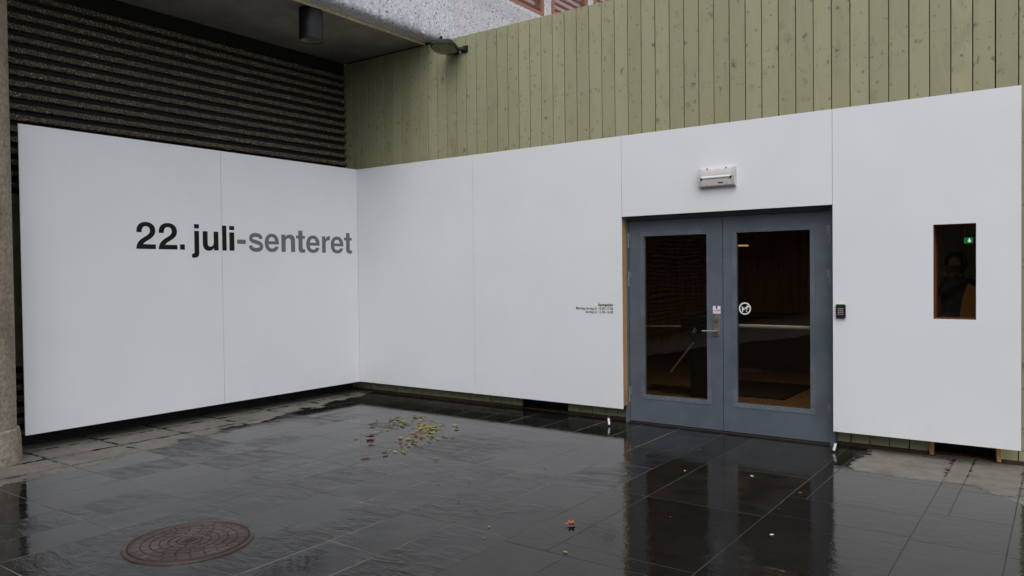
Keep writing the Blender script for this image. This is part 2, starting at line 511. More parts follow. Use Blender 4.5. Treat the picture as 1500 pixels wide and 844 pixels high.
# ================================================================== ground and paving
structure('ground', Geo().box(-40, 60, -60, 40, -0.30, -0.0007), M_GROUT)
pav = bpy.data.objects.new('pavement', None); COL.objects.link(pav); BASE[pav.name] = Vector((0, 0, 0))
pav['kind'] = 'structure'
cols_left = [5.03, 4.57, 4.15, 3.74, 3.335, 2.88, 2.5, 2.12, 1.71, 1.30, 0.86, 0.43, 0.0, -0.46]
rows = [0.46] + [-4.12 + 0.653 * k for k in range(6, -6, -1)]
def slab(x0, x1, y0, y1, mat):
    J = 0.0030
    cx, cy = (x0 + x1) / 2, (y0 + y1) / 2
    a, b = (x1 - x0) / 2 - J, abs(y1 - y0) / 2 - J
    jit = lambda: rnd.uniform(-0.0016, 0.0010)
    t = 0.0006
    top = [(-a + jit(), -b + jit()), (a + jit(), -b + jit()), (a + jit(), b + jit()), (-a + jit(), b + jit())]
    ins = [(x * (1 - t / a), y * (1 - t / b)) for x, y in top]
    vs_ = [(x, y, -0.012) for x, y in top] + [(x, y, -0.0005) for x, y in top] + [(x, y, 0.0) for x, y in ins]
    fs = [(8, 9, 10, 11)] + [(i, (i + 1) % 4, 4 + (i + 1) % 4, 4 + i) for i in range(4)] + [(4 + i, 4 + (i + 1) % 4, 8 + (i + 1) % 4, 8 + i) for i in range(4)]
    me = Geo().add(vs_, fs).mesh('slab', [mat])
    o = part('slab', me, mat, pav, at=(cx, cy, rnd.uniform(-0.0002, 0.0003)))
    o.rotation_euler = (R(rnd.uniform(-0.035, 0.035)), R(rnd.uniform(-0.035, 0.035)), 0)
for i in range(len(cols_left) - 1):
    for j in range(len(rows) - 1):
        slab(cols_left[i + 1], cols_left[i], rows[j + 1], rows[j], M_SLATE)
def strip(x0, x1, ys, mat=None):
    for j in range(len(ys) - 1):
        slab(x0, x1, ys[j + 1], ys[j], mat or M_GRANITE)
E0 = rows[-1]
strip(5.03, 5.33, [0.46, -0.86, -2.23, -3.54])
strip(5.03, 5.467, [-3.54, -4.9, -6.2, E0])
strip(5.33, 6.16, [0.46, -1.13, -2.23, -3.37, -3.54])
strip(5.467, 6.16, [-3.54, -4.5, -5.64, E0])
strip(6.16, 6.28, [0.46, -0.86, -1.68])
strip(6.28, 7.0, [0.46, -0.83, -1.68])
strip(7.0, 7.135, [0.46, -0.83, -1.56])
strip(7.135, 7.485, [0.46, -0.86, -1.56])
strip(6.16, 7.0, [-1.68, -2.14, -3.4, -4.7, -6.0, E0])
strip(7.0, 7.485, [-1.56, -2.18, -3.48, -4.12, -5.4, E0])
strip(7.485, 8.3, [0.46, -0.9, -2.2, -3.5, -4.8, -6.1, E0])
strip(8.3, 8.42, [0.46, -1.5, -3.5, -5.5, E0])
strip(8.42, 9.3, [0.46, -0.9, -2.2, -3.5, -4.8, -6.1, E0])
# the plaza goes on past the last built slabs
g = Geo()
g.box(-0.46, 9.3, -26, E0 - 0.006, -0.010, 0.0)
g.box(9.306, 26, -26, 0.46, -0.010, 0.0)
structure('plaza', g, M_GRANITE)

# ================================================================== concrete building on the left
bld = thing('concrete_building', 'dark ribbed concrete building with overhanging soffit and pale rough beam', 'building', (-0.5, 0, 0))
YE = -26.0
rw = part('ribbed_wall', Geo().box(-0.8, -0.45, YE, 0.23, -0.2, 4.56), M_GROOVE, bld)
# ribs with a ragged pebble surface
def rib_mesh(seed, ln=14.0):
    rr = random.Random(seed)
    n = 700
    prof = [(-0.055, -0.024), (-0.010, -0.026), (0.0, -0.020), (0.002, 0.0), (0.0, 0.018), (-0.010, 0.026), (-0.055, 0.034)]
    k = len(prof); vs_ = []; fs = []
    dr = 0
    for i in range(n + 1):
        y = -ln * i / n
        for a, (px, pz) in enumerate(prof):
            s = 0.0045 if 0 < a < k - 1 else 0.0
            vs_.append((px + rr.uniform(-s, s) * 1.3, y + rr.uniform(-s, s), pz + rr.uniform(-s, s)))
    for i in range(n):
        for a in range(k - 1):
            fs.append((i * k + a, i * k + a + 1, (i + 1) * k + a + 1, (i + 1) * k + a))
    return Geo().add(vs_, fs).mesh('rib', [M_RIB])
ribs = [rib_mesh(s) for s in (1, 2, 3)]
k = 0
z = 4.335
while z > 0.1:
    part('rib', ribs[k % 3], M_RIB, rw, at=(RIBX, 0.195, z + rnd.uniform(-0.003, 0.003)))
    z -= 0.108; k += 1
part('soffit', Geo().box(-0.45, 1.062, YE, 0.215, 4.55, 4.75), M_SOFFIT, bld)
part('soffit_filler', Geo().box(-0.45, 1.31, 0.232, 0.275, 4.40, 4.62).box(-0.45, 1.085, 0.216, 0.30, 4.552, 4.75), M_GROOVE, bld)
part('soffit_trim', Geo().box(1.064, 1.09, YE, 0.19, 4.528, 4.6, bev=0.003), M_TRIM, bld)
# edge beam with a ragged underside edge
def beam():
    g = Geo()
    rr = random.Random(5)
    n = 420
    prof = [(1.092, 4.562), (1.15, 4.562), (1.21, 4.562), (1.262, 4.566), (1.292, 4.585), (1.304, 4.63), (1.306, 4.75), (1.306, 5.0), (1.306, 5.4)]
    k = len(prof); vs_ = []; fs = []
    for i in range(n + 1):
        y = 0.5 - 8.5 * i / n
        for a, (px, pz) in enumerate(prof):
            s = 0.007 if 0 < a < k - 1 else 0.0
            if a in (3, 4, 5): s = 0.011
            vs_.append((px + rr.uniform(-s, s), y, pz + rr.uniform(-s, s) * (0.9 if a < 6 else 3)))
    for i in range(n):
        for a in range(k - 1):
            fs.append((i * k + a, i * k + a + 1, (i + 1) * k + a + 1, (i + 1) * k + a))
    g.add(vs_, fs)
    return g
part('edge_beam', beam(), M_FASCIA, bld, label='pale bush-hammered concrete beam above the soffit', smooth=60)
part('upper_wall', Geo().box(0.3, 1.30, YE, 0.49, 5.4, 12.0).box(0.3, 1.30, YE, -8.0, 4.565, 5.4), M_FASCIA, bld)
# facade that runs on behind the timber wall, with red-brown window units
fac = part('rear_facade', Geo().box(0.7, 1.312, 0.512, 12, 3.0, 5.46).box(0.7, 1.312, 0.512, 0.98, 5.46, 7.2)
           .box(0.7, 1.312, 2.60, 2.84, 5.46, 7.2).box(0.7, 1.312, 3.92, 4.14, 5.46, 7.2).box(0.7, 1.312, 5.3, 12, 5.46, 7.2)
           .box(0.7, 1.312, 0.512, 12, 7.2, 12).box(0.7, 1.0, 0.98, 5.3, 5.46, 7.2), M_FACADE, bld)
part('joint_strip', Geo().box(1.20, 1.318, 0.490, 0.520, 4.56, 12), M_FACADE, bld)
part('sill_slope', Geo().prism([(1.312, 5.18), (1.345, 5.40), (1.345, 5.455), (1.312, 5.455)], lambda x, z: (x, 0.9, z), lambda x, z: (x, 5.4, z)), M_FACADE, bld)
for (y0, y1) in ((0.98, 2.60), (2.84, 3.92), (4.14, 5.3)):
    g = Geo()
    t = 0.06
    g.box(1.26, 1.335, y0, y1, 5.46, 5.46 + t).box(1.26, 1.335, y0, y1, 7.14, 7.2)
    g.box(1.26, 1.335, y0, y0 + t, 5.46 + t, 7.14).box(1.26, 1.335, y1 - t, y1, 5.46 + t, 7.14)
    w = part('window', g, M_REDWOOD, bld)
    part('blind', Geo().box(1.20, 1.215, y0 + t, y1 - t, 5.52, 7.14), M_BLIND, w)
    z = 5.575
    while z < 7.1:
        gs = Geo().box(-0.006, 0.006, -(y1 - y0) / 2 + t, (y1 - y0) / 2 - t, -0.022, 0.022)
        gs.move(Matrix.Rotation(R(35), 4, 'Y'))
        part('slat', gs.mesh('slat', [M_REDWOOD]), M_REDWOOD, w, at=(1.285, (y0 + y1) / 2, z))
        z += 0.105
# boarded window seen in the gap beside the column
part('boarded_window', Geo().box(RIBX - 0.02, RIBX + 0.03, -5.2, -3.90, 0.765, 2.385, bev=0.004), plain('moss_green_board', (0.13, 0.135, 0.062), 0.7, var=0.2, scale=6), bld, label='moss green board over the ribs behind the column')
part('plinth', Geo().box(-0.45, -0.345, YE, 0.19, -0.1, 0.10), M_GROOVE, bld)

# round column
CX, CY, CRAD = 0.075, -4.59, 0.345
col = thing('concrete_column', 'round beige concrete column at the left edge of the photo', 'column', (CX, CY, 0))
g = Geo().lathe(CX, CY, [(CRAD, 0.30), (CRAD, 1.5), (CRAD, 3.0), (CRAD, 4.56)], 48)
part('shaft', g, M_COLUMN, col, smooth=60)
part('base', Geo().lathe(CX, CY, [(CRAD + 0.036, -0.01), (CRAD + 0.036, 0.02), (CRAD + 0.030, 0.22), (CRAD + 0.02, 0.285), (CRAD - 0.01, 0.302)], 48), M_COLUMN, col, smooth=50)

# ================================================================== timber wall
tw = thing('timber_wall', 'tall wall of upright pale green stained boards above the white panels', 'wall', (3.5, WOODY, 0))
PITCH, BW, BT, TOPW = 0.158, 0.150, 0.022, 4.53
cache = {}
def board_mesh(z0, z1, w=BW):
    key = (round(z0, 3), round(z1, 3), round(w, 3))
    if key in cache: return cache[key]
    g = Geo()
    c = 0.003
    pts = [(-w / 2, 0.0 + c), (-w / 2 + c, 0.0), (w / 2 - c, 0.0), (w / 2, 0.0 + c), (w / 2, BT), (-w / 2, BT)]
    g.prism(pts, lambda x, y: (x, y, z0), lambda x, y: (x, y, z1))
    rz = [0.12, 0.62, 1.1, 1.6, 2.1, 2.6, 3.475, 3.60, 4.42]
    for zz in rz:
        if z0 + 0.03 < zz < z1 - 0.03:
            for sx in (-0.045, 0.045):
                if w < 0.12: sx *= 0.5
                g.cyl((sx, -0.0008, zz), (sx, 0.003, zz), 0.0042, n=6, mi=1)
    cache[key] = g.mesh('board', [M_WOOD, M_NAIL])
    return cache[key]
k0 = -31
for k in range(k0, 46):
    a = 4.433 + PITCH * k
    cx = a + PITCH / 2
    x0, x1 = a, a + PITCH
    segs = [(0.035, TOPW)]
    if 3.95 < cx < 6.02: segs = [(2.21, TOPW)]
    elif 2.53 < cx < 3.175: segs = [(0.42, TOPW)]
    elif 6.80 < cx < 7.28: segs = [(0.42, 1.13), (2.01, TOPW)]
    for (z0, z1) in segs:
        o = part('board', board_mesh(z0, z1), M_WOOD, tw, at=(cx + rnd.uniform(-0.001, 0.001), WOODY + rnd.uniform(-0.001, 0.0012), 0))
g = Geo()
yb0, yb1 = WOODY + 0.026, WOODY + 0.06
def back(x0, x1, z0, z1): g.box(x0, x1, yb0, yb1, z0, z1)
back(-0.47, 11.7, 2.21, TOPW - 0.01)
back(-0.47, 2.537, 0.0, 2.208); back(2.541, 3.165, 0.42, 2.208); back(3.169, 3.955, 0.0, 2.208); back(6.018, 6.803, 0, 2.208)
back(6.807, 7.273, 2.01, 2.208); back(6.807, 7.273, 0.42, 1.13); back(7.277, 11.7, 0, 2.208)
part('backing_board', g, M_DARKWOOD, tw)
part('top_cap', Geo().box(1.32, 11.7, WOODY + 0.03, WOODY + 0.2, TOPW - 0.009, TOPW + 0.003), M_WOOD, tw)
part('base_strip', Geo().box(-0.4, 2.537, WOODY - 0.012, WOODY + 0.024, -0.005, 0.030).box(3.169, 3.93, WOODY - 0.012, WOODY + 0.024, -0.005, 0.030)
     .box(6.07, 6.79, WOODY - 0.012, WOODY + 0.024, -0.005, 0.030).box(7.33, 11.7, WOODY - 0.012, WOODY + 0.024, -0.005, 0.030), M_DARKWOOD, tw)
for (x0, x1) in ((2.537, 3.169), (6.803, 7.277)):
    part('vent_recess', Geo().box(x0, x1, 0.44, 0.46, -0.02, 0.44).box(x0, x0 + 0.004, 0.23, 0.44, -0.02, 0.42).box(x1 - 0.004, x1, 0.23, 0.44, -0.02, 0.42).box(x0, x1, 0.23, 0.44, 0.42, 0.44), M_BLACKMETAL, tw)
for x in (6.803, 7.29):
    part('vent_batten', Geo().box(x, x + 0.032, WOODY - 0.03, WOODY + 0.02, 0.012, 0.5, bev=0.002), M_BATTEN, tw)

# ================================================================== white cladding panels
PT = 0.012
G = 'white cladding panels'
JN = 0.002
def lpanel(y0, y1, label):
    loc = (0, (y0 + y1) / 2, BOTZ)
    t = thing('cladding_panel', label, 'wall panel', loc, G)
    part('sheet', Geo().box(-PT, 0, y0 + JN, y1 - JN, BOTZ, TOPZ, bev=0.0015), M_PANEL, t)
    for y in (y0 + 0.5, (y0 + y1) / 2, y1 - 0.12):
        part('batten', Geo().box(-0.33, -PT - 0.001, y - 0.025, y + 0.025, BOTZ + 0.35, TOPZ - 0.12), M_DARKWOOD, t)
lpanel(-4.125, -2.059, 'white panel at the left end, carrying the large black date')
lpanel(-2.059, JN, 'white panel left of the corner, carrying the grey half of the lettering')
def rpanel(x0, x1, z0, z1, label, hole=None, bat=()):
    t = thing('cladding_panel', label, 'wall panel', ((x0 + x1) / 2, 0, z0), G)
    if hole:
        hx0, hx1, hz0, hz1 = hole
        part('sheet', Geo().frame(x0 + JN, x1 - JN, z0, z1, hx0, hx1, hz0, hz1, 0, PT), M_PANEL, t)
    else:
        part('sheet', Geo().box(x0 + JN, x1 - JN, 0, PT, z0, z1, bev=0.0015), M_PANEL, t)
    for (b0, b1, c0, c1, mt) in bat:
        part('batten', Geo().box(b0, b1, PT + 0.001, c1, c0, z1 - 0.1 if mt is M_DARKWOOD else 2.168, bev=0.002), mt, t)
rpanel(0.0005 - JN, 1.990, BOTZ, TOPZ, 'plain white panel just right of the inner corner', bat=((0.95, 1.0, 0.5, 0.19, M_DARKWOOD),))
rpanel(1.990, 3.977, BOTZ, TOPZ, 'white panel left of the door with small opening hours', bat=((3.915, 3.966, 0.185, 0.128, M_BATTEN), (2.4, 2.45, 0.5, 0.19, M_DARKWOOD)))
rpanel(3.977, 6.065, 2.174, TOPZ, 'wide white panel above the double door', bat=((5.0, 5.05, 2.3, 0.19, M_DARKWOOD),))
rpanel(6.065, 7.465, BOTZ, TOPZ, 'white panel right of the door with a narrow window cut in it', hole=(6.855, 7.160, 1.18, 1.96), bat=((7.36, 7.41, 0.5, 0.19, M_DARKWOOD), (6.09, 6.13, 0.4, 0.13, M_DARKWOOD)))

# ================================================================== double door
dd = thing('double_door', 'blue-grey glazed double door with worn glazing beads', 'door', (5.0, 0.15, 0))
part('frame', Geo().box(3.945, 3.984, 0.118, 0.215, 0.0, 2.20).box(6.014, 6.058, 0.118, 0.215, 0.0, 2.20).box(3.984, 6.014, 0.122, 0.215, 2.137, 2.20), M_DOOR, dd)
part('threshold', Geo().box(3.984, 6.014, 0.10, 0.23, -0.004, 0.016, bev=0.003), plain('dark_wet_threshold', (0.02, 0.018, 0.016), 0.3), dd)
DY = 0.14
def leaf(x0, x1, gx0, gx1, gz0, gz1, side):
    lf = part('door_leaf', Geo().frame(x0, x1, 0.022, 2.131, gx0, gx1, gz0, gz1, DY, DY + 0.045), M_DOOR, dd)
    b = 0.042
    g = Geo()
    g.frame(gx0 - b, gx1 + b, gz0 - b, gz1 + b, gx0 + 0.001, gx1 - 0.001, gz0 + 0.001, gz1 - 0.001, DY - 0.004, DY + 0.012)
    for i in range(7):
        zz = gz0 + (gz1 - gz0) * (i + 0.5) / 7
        for xx in (gx0 - b / 2, gx1 + b / 2):
            g.cyl((xx, DY - 0.0055, zz), (xx, DY - 0.003, zz), 0.006, n=8, mi=1)
    for i in range(4):
        xx = gx0 + (gx1 - gx0) * (i + 0.5) / 4
        for zz in (gz0 - b / 2, gz1 + b / 2):
            g.cyl((xx, DY - 0.0055, zz), (xx, DY - 0.003, zz), 0.006, n=8, mi=1)
    part('glazing_bead', g, [M_BEAD, M_HINGE], lf)
    part('glass', Geo().box(gx0 - 0.005, gx1 + 0.005, DY + 0.016, DY + 0.022, gz0 - 0.005, gz1 + 0.005), M_GLASS, lf)
    hx = x0 - 0.003 if side < 0 else x1 + 0.003
    for zc in (1.925, 1.522, 0.30):
        g = Geo().cyl((hx, DY - 0.012, zc - 0.08), (hx, DY - 0.012, zc + 0.08), 0.0105, n=12)
        g.cyl((hx, DY - 0.012, zc - 0.002), (hx, DY - 0.012, zc + 0.002), 0.013, n=12)
        s = 1 if side < 0 else -1
        g.box(min(hx, hx + s * 0.028), max(hx, hx + s * 0.028), DY - 0.006, DY - 0.001, zc + 0.004, zc + 0.08)
        part('hinge', g, M_HINGE, lf, smooth=40)
    return lf
LL = leaf(3.989, 5.006, 4.160, 4.846, 0.309, 1.969, -1)
LR = leaf(5.012, 6.009, 5.148, 5.837, 0.309, 1.969, 1)
# lock plate, cylinder, lever and notice on the left leaf
g = Geo().box(4.913, 4.974, DY - 0.009, DY - 0.0005, 0.957, 1.172, bev=0.002)
for xx in (4.922, 4.965):
    for zz in (0.966, 1.163): g.cyl((xx, DY - 0.011, zz), (xx, DY - 0.008, zz), 0.0045, n=8)
part('lock_plate', g, M_DULLSTEEL, LL)
part('lock_cylinder', Geo().cyl((4.944, DY - 0.024, 1.125), (4.944, DY - 0.009, 1.125), 0.026, n=24).cyl((4.944, DY - 0.029, 1.125), (4.944, DY - 0.024, 1.125), 0.014, 0.016, n=20), M_DULLSTEEL, LL, smooth=40)
g = Geo().cyl((4.953, DY - 0.06, 1.005), (4.953, DY - 0.009, 1.005), 0.011, n=14)
g.cyl((4.962, DY - 0.058, 1.005), (4.815, DY - 0.058, 1.003), 0.0105, 0.0095, n=14)
part('lever_handle', g, M_STEEL, LL, smooth=50)

def text_geo(g, body, size, origin, right, up, mi=0, align='LEFT', bold=0.0, ext=0.0003, sx=1.0, fit=None):
    """adds flat lettering as mesh faces to g"""
    cu = bpy.data.curves.new('lettering', 'FONT')
    cu.body = body; cu.size = size; cu.align_x = align; cu.extrude = ext; cu.offset = bold; cu.resolution_u = 3
    tmp = bpy.data.objects.new('lettering_source', cu)
    COL.objects.link(tmp)
    bpy.context.view_layer.update()
    me = bpy.data.meshes.new_from_object(tmp.evaluated_get(bpy.context.evaluated_depsgraph_get()))
    bpy.data.objects.remove(tmp); bpy.data.curves.remove(cu)
    if fit:
        xs_ = [v.co.x for v in me.vertices]
        sx = fit / (max(xs_) - min(xs_))
    rt, u_ = Vector(right), Vector(up)
    nn = rt.cross(u_)
    g.add([Vector(origin) + rt * v.co.x * sx + u_ * v.co.y + nn * v.co.z for v in me.vertices], [list(pl.vertices) for pl in me.polygons], mi)
    bpy.data.meshes.remove(me)
    return g
g = Geo().box(4.907, 4.984, DY - 0.002, DY - 0.0005, 1.178, 1.252)
g.box(4.938, 4.953, DY - 0.003, DY - 0.0021, 1.225, 1.252, mi=1)
text_geo(g, 'ALARM', 0.022, (4.9455, DY - 0.0025, 1.203), (1, 0, 0), (0, 0, 1), 2, 'CENTER', 0.0004)
g.box(4.918, 4.973, DY - 0.003, DY - 0.0021, 1.192, 1.195, mi=3)
part('notice', g, [M_WHITEP, M_BLUEV, M_REDV, M_GREYV], LL, label='small white notice with blue tab and red word')
# no-dogs sign on the glass of the right leaf
SX, SZ, SY = 5.222, 1.231, DY + 0.0155
g = Geo()
n = 40; vs_ = []; fs = []
for i in range(n):
    t = 2 * math.pi * i / n
    for r_ in (0.047, 0.0595):
        for y in (SY - 0.0008, SY):
            vs_.append((SX + r_ * math.cos(t), y, SZ + r_ * math.sin(t)))
for i in range(n):
    a, b = 4 * i, 4 * ((i + 1) % n)
    fs += [(a, b, b + 2, a + 2), (a + 1, a + 3, b + 3, b + 1), (a, a + 1, b + 1, b), (a + 2, b + 2, b + 3, a + 3)]
g.add(vs_, fs)
dog = [(-30, -32), (-19, -32), (-17, -12), (8, -12), (12, -32), (23, -32), (22, -6), (24, 6), (27, 14), (38, 10), (42, 17), (34, 25), (27, 27), (23, 34), (18, 28), (13, 12), (-14, 12), (-22, 14), (-33, 32), (-37, 28), (-27, 6), (-29, -8)]
g.prism([(SX + x * 0.001, SZ + z_ * 0.001) for x, z_ in dog], lambda x, z: (x, SY - 0.0008, z), lambda x, z: (x, SY, z))
g.prism([(SX - 0.036, SZ + 0.031), (SX - 0.031, SZ + 0.036), (SX + 0.036, SZ - 0.031), (SX + 0.031, SZ - 0.036)], lambda x, z: (x, SY - 0.0018, z), lambda x, z: (x, SY - 0.0009, z), mi=1)
part('no_dogs_sticker', g, [M_WHITEP, M_BLACKV], LR, label='white round no-dogs sticker on the glass')
g = Geo().cyl((5.10, 0.245, 1.055), (5.885, 0.245, 1.055), 0.017, n=16)
for xx in (5.10, 5.885): g.box(xx - 0.02, xx + 0.02, DY + 0.046, 0.265, 1.02, 1.09, bev=0.004)
part('push_bar', g, plain('pale_bar_paint', (0.34, 0.35, 0.36), 0.5), LR, smooth=50)

# ================================================================== narrow window
nw = thing('narrow_window', 'narrow upright window with dark glass in the right-hand panel', 'window', (7.0, 0.1, 1.17))
part('lining', Geo().frame(6.835, 7.18, 1.16, 1.98, 6.857, 7.158, 1.182, 1.958, PT + 0.001, 0.25), plain('red_brown_lining', (0.20, 0.062, 0.028), 0.5, var=0.2), nw)
part('glass', Geo().box(6.858, 7.157, 0.19, 0.196, 1.183, 1.957), M_GLASS, nw)

# ================================================================== large lettering
def bez(path, n=8):
    pts = [path[0]]
    for s_ in path[1:]:
        if len(s_) == 2: pts.append(s_)
        else:
            x0, y0 = pts[-1]
            x1, y1, x2, y2, x3, y3 = s_
            for i in range(1, n + 1):
                t = i / n; a = 1 - t
                pts.append((a**3 * x0 + 3 * a * a * t * x1 + 3 * a * t * t * x2 + t**3 * x3, a**3 * y0 + 3 * a * a * t * y1 + 3 * a * t * t * y2 + t**3 * y3))
    return pts
def stroke(path, w):
    c = bez(path, 12); L = []; Rr = []
    for i, (x, y) in enumerate(c):
        a = c[max(i - 1, 0)]; b = c[min(i + 1, len(c) - 1)]
        dx, dy = b[0] - a[0], b[1] - a[1]; d = math.hypot(dx, dy)
        L.append((x - dy / d * w / 2, y + dx / d * w / 2)); Rr.append((x + dy / d * w / 2, y - dx / d * w / 2))
    return L + Rr[::-1]
rect = lambda x0, y0, x1, y1: [(x0, y0), (x1, y0), (x1, y1), (x0, y1)]
u_path = bez([(66, 532), (66, 180), (66, 55, 130, -14, 235, -14), (300, -14, 352, 15, 385, 70), (385, 0), (522, 0), (522, 532), (382, 532), (382, 240), (382, 150, 345, 105, 285, 105), (230, 105, 206, 140, 206, 205), (206, 532)])
GL = {
 '2': [bez([(28, 0), (517, 0), (517, 124), (199, 124), (225, 165, 260, 190, 330, 235), (440, 305, 512, 375, 512, 490), (512, 620, 420, 710, 278, 710), (125, 710, 38, 615, 38, 455), (38, 436), (168, 436), (168, 545, 205, 598, 275, 598), (335, 598, 374, 555, 374, 488), (374, 425, 340, 385, 255, 330), (110, 240, 40, 165, 28, 0)])],
 '.': [rect(64, 0, 214, 146)], '-': [rect(27, 207, 306, 333)], 'l': [rect(69, 0, 209, 718)],
 'i': [rect(64, 0, 204, 532), rect(64, 600, 204, 718)],
 'j': [rect(64, 600, 204, 718), bez([(64, 532), (64, -45), (64, -90, 50, -102, 12, -102), (3, -102, -4, -101, -10, -100), (-10, -210), (12, -214, 32, -216, 58, -216), (155, -216, 204, -170, 204, -75), (204, 532)])],
 'u': [u_path], 'n': [[(588 - x, 532 - y) for x, y in u_path]],
 's': [stroke([(452, 372), (450, 450, 380, 489, 275, 489), (170, 489, 96, 452, 96, 386), (96, 318, 170, 300, 275, 278), (390, 252, 466, 226, 466, 148), (466, 72, 385, 43, 280, 43), (165, 43, 88, 85, 84, 172)], 116)],
 'e': [bez([(528, 222), (160, 222), (166, 138, 210, 94, 282, 94), (335, 94, 370, 115, 386, 156), (518, 156), (490, 48, 400, -14, 282, -14), (120, -14, 24, 90, 24, 262), (24, 435, 125, 546, 282, 546), (440, 546, 532, 430, 528, 240)]),
       bez([(164, 316), (388, 316), (380, 395, 342, 440, 280, 440), (212, 440, 170, 395, 164, 316)])],
 't': [bez([(310, 524), (310, 430), (228, 430), (228, 150), (228, 105, 240, 98, 275, 98), (290, 98, 300, 99, 312, 101), (312, 0), (290, -8, 265, -12, 230, -12), (135, -12, 90, 25, 90, 120), (90, 430), (15, 430), (15, 524), (90, 524), (90, 680), (228, 680), (228, 524)])],
 'r': [bez([(65, 0), (65, 532), (195, 532), (195, 440), (235, 510, 280, 546, 345, 546), (355, 546, 362, 545, 370, 544), (370, 404), (355, 408, 340, 410, 325, 410), (245, 410, 205, 370, 205, 285), (205, 0)])],
}
LET = [('2', -3.049, -2.839), ('2', -2.809, -2.597), ('.', -2.567, -2.512), ('j', -2.429, -2.341), ('u', -2.297, -2.103), ('l', -2.055, -2.000), ('i', -1.963, -1.899), ('-', -1.862, -1.747), ('s', -1.707, -1.51), ('e', -1.487, -1.283), ('n', -1.247, -1.043), ('t', -1.026, -0.887), ('e', -0.871, -0.657), ('r', -0.617, -0.487), ('e', -0.474, -0.259), ('t', -0.245, -0.11)]
sign = thing('wall_lettering', 'large black and grey lettering across the two left white panels', 'lettering', (0, -1.6, 1.89))
def glyph_mesh(ch, w, mat):
    cu = bpy.data.curves.new('glyph', 'CURVE'); cu.dimensions = '2D'; cu.fill_mode = 'BOTH'; cu.extrude = 0.0004
    allx = [x for lp in GL[ch] for x, y in lp]
    x0, x1 = min(allx), max(allx)
    sx = w / (x1 - x0); sz = 0.000395
    for lp in GL[ch]:
        sp = cu.splines.new('POLY'); sp.points.add(len(lp) - 1); sp.use_cyclic_u = True
        for q, (x, y) in zip(sp.points, lp): q.co = ((x - x0) * sx, y * sz, 0, 1)
    tmp = bpy.data.objects.new('glyph_source', cu); COL.objects.link(tmp)
    bpy.context.view_layer.update()
    me = bpy.data.meshes.new_from_object(tmp.evaluated_get(bpy.context.evaluated_depsgraph_get()))
    bpy.data.objects.remove(tmp); bpy.data.curves.remove(cu)
    for v in me.vertices: v.co = Vector((v.co.z, v.co.x, v.co.y))
    me.materials.clear(); me.materials.append(mat); me.name = 'letter'
    return me
for i, (ch, y0, y1) in enumerate(LET):
    mt = M_BLACKV if i < 7 else M_GREYV
    part('letter', glyph_mesh(ch, y1 - y0, mt), mt, sign, at=(0.0008, y0, 1.8955 - 0.0004 * i))
hrs = thing('opening_hours_text', 'small three-line opening hours printed left of the door', 'lettering', (3.87, 0, 1.16))
for body, zz, b, w_ in (('\u00c5pningstider', 1.238, 0.0012, 0.186), ('Mandag\u2013l\u00f8rdag kl. 10.00\u201317.00', 1.198, 0.0004, 0.455), ('S\u00f8ndag kl. 12.00\u201316.00', 1.161, 0.0004, 0.338)):
    part('text_line', text_geo(Geo(), body, 0.041, (3.868, -0.0006, zz), (1, 0, 0), (0, 0, 1), 0, 'RIGHT', b, fit=w_), M_BLACKV, hrs)

# ================================================================== emergency light over the door
em = thing('emergency_light', 'boxy white emergency light above the double door', 'light', (5.024, 0, 2.41))
X0, X1 = 4.846, 5.202
prof = [(0.0, 2.414), (-0.040, 2.410), (-0.054, 2.420), (-0.063, 2.46), (-0.066, 2.50), (-0.063, 2.54), (-0.052, 2.576), (-0.036, 2.587), (0.0, 2.587)]
part('housing', Geo().prism(prof, lambda y, z: (X0 + 0.026, y - 0.0005, z), lambda y, z: (X1 - 0.026, y - 0.0005, z)), M_CASE, em, smooth=35)
big = [(y * 1.05, 2.5 + (z - 2.5) * 1.04) for y, z in prof]
for a, b in ((X0, X0 + 0.025), (X1 - 0.025, X1)):
    part('end_cap', Geo().prism(big, lambda y, z: (a, y - 0.0005, z), lambda y, z: (b, y - 0.0005, z)), M_CAP, em, smooth=35)
part('tube', Geo().cyl((X0 + 0.03, -0.064, 2.497), (X1 - 0.03, -0.064, 2.497), 0.0125, n=16), M_TUBE, em, smooth=50)
for xx in (X0 + 0.034, X1 - 0.034):
    part('tube_holder', Geo().box(xx - 0.007, xx + 0.007, -0.078, -0.06, 2.479, 2.499), M_BLACKMETAL, em)
for xx in (X0 + 0.085, X1 - 0.085):
    for yy, zz in ((-0.046, 2.583), (-0.052, 2.421)):
        part('clip', Geo().box(xx - 0.006, xx + 0.006, yy - 0.01, yy + 0.01, zz - 0.006, zz + 0.006), M_HINGE, em)
part('type_plate', Geo().box(X1 - 0.16, X1 - 0.11, -0.0625, -0.052, 2.440, 2.448), M_BLACKMETAL, em)

# ================================================================== keypad
kp = thing('keypad', 'small black keypad with green light strip right of the door', 'keypad', (6.136, 0, 1.17))
part('case', Geo().box(6.096, 6.176, -0.026, -0.0005, 1.170, 1.290, bev=0.006), M_BLACK, kp)
part('light_strip', Geo().box(6.106, 6.166, -0.024, -0.004, 1.2905, 1.2965), emit('green_led', (0.2, 0.9, 0.3), 0.35), kp)
for r_ in range(4):
    for c_ in range(3):
        part('key', Geo().box(6.1135 + c_ * 0.0165, 6.1255 + c_ * 0.0165, -0.030, -0.0262, 1.249 - r_ * 0.0165, 1.2585 - r_ * 0.0165), M_KEY, kp)

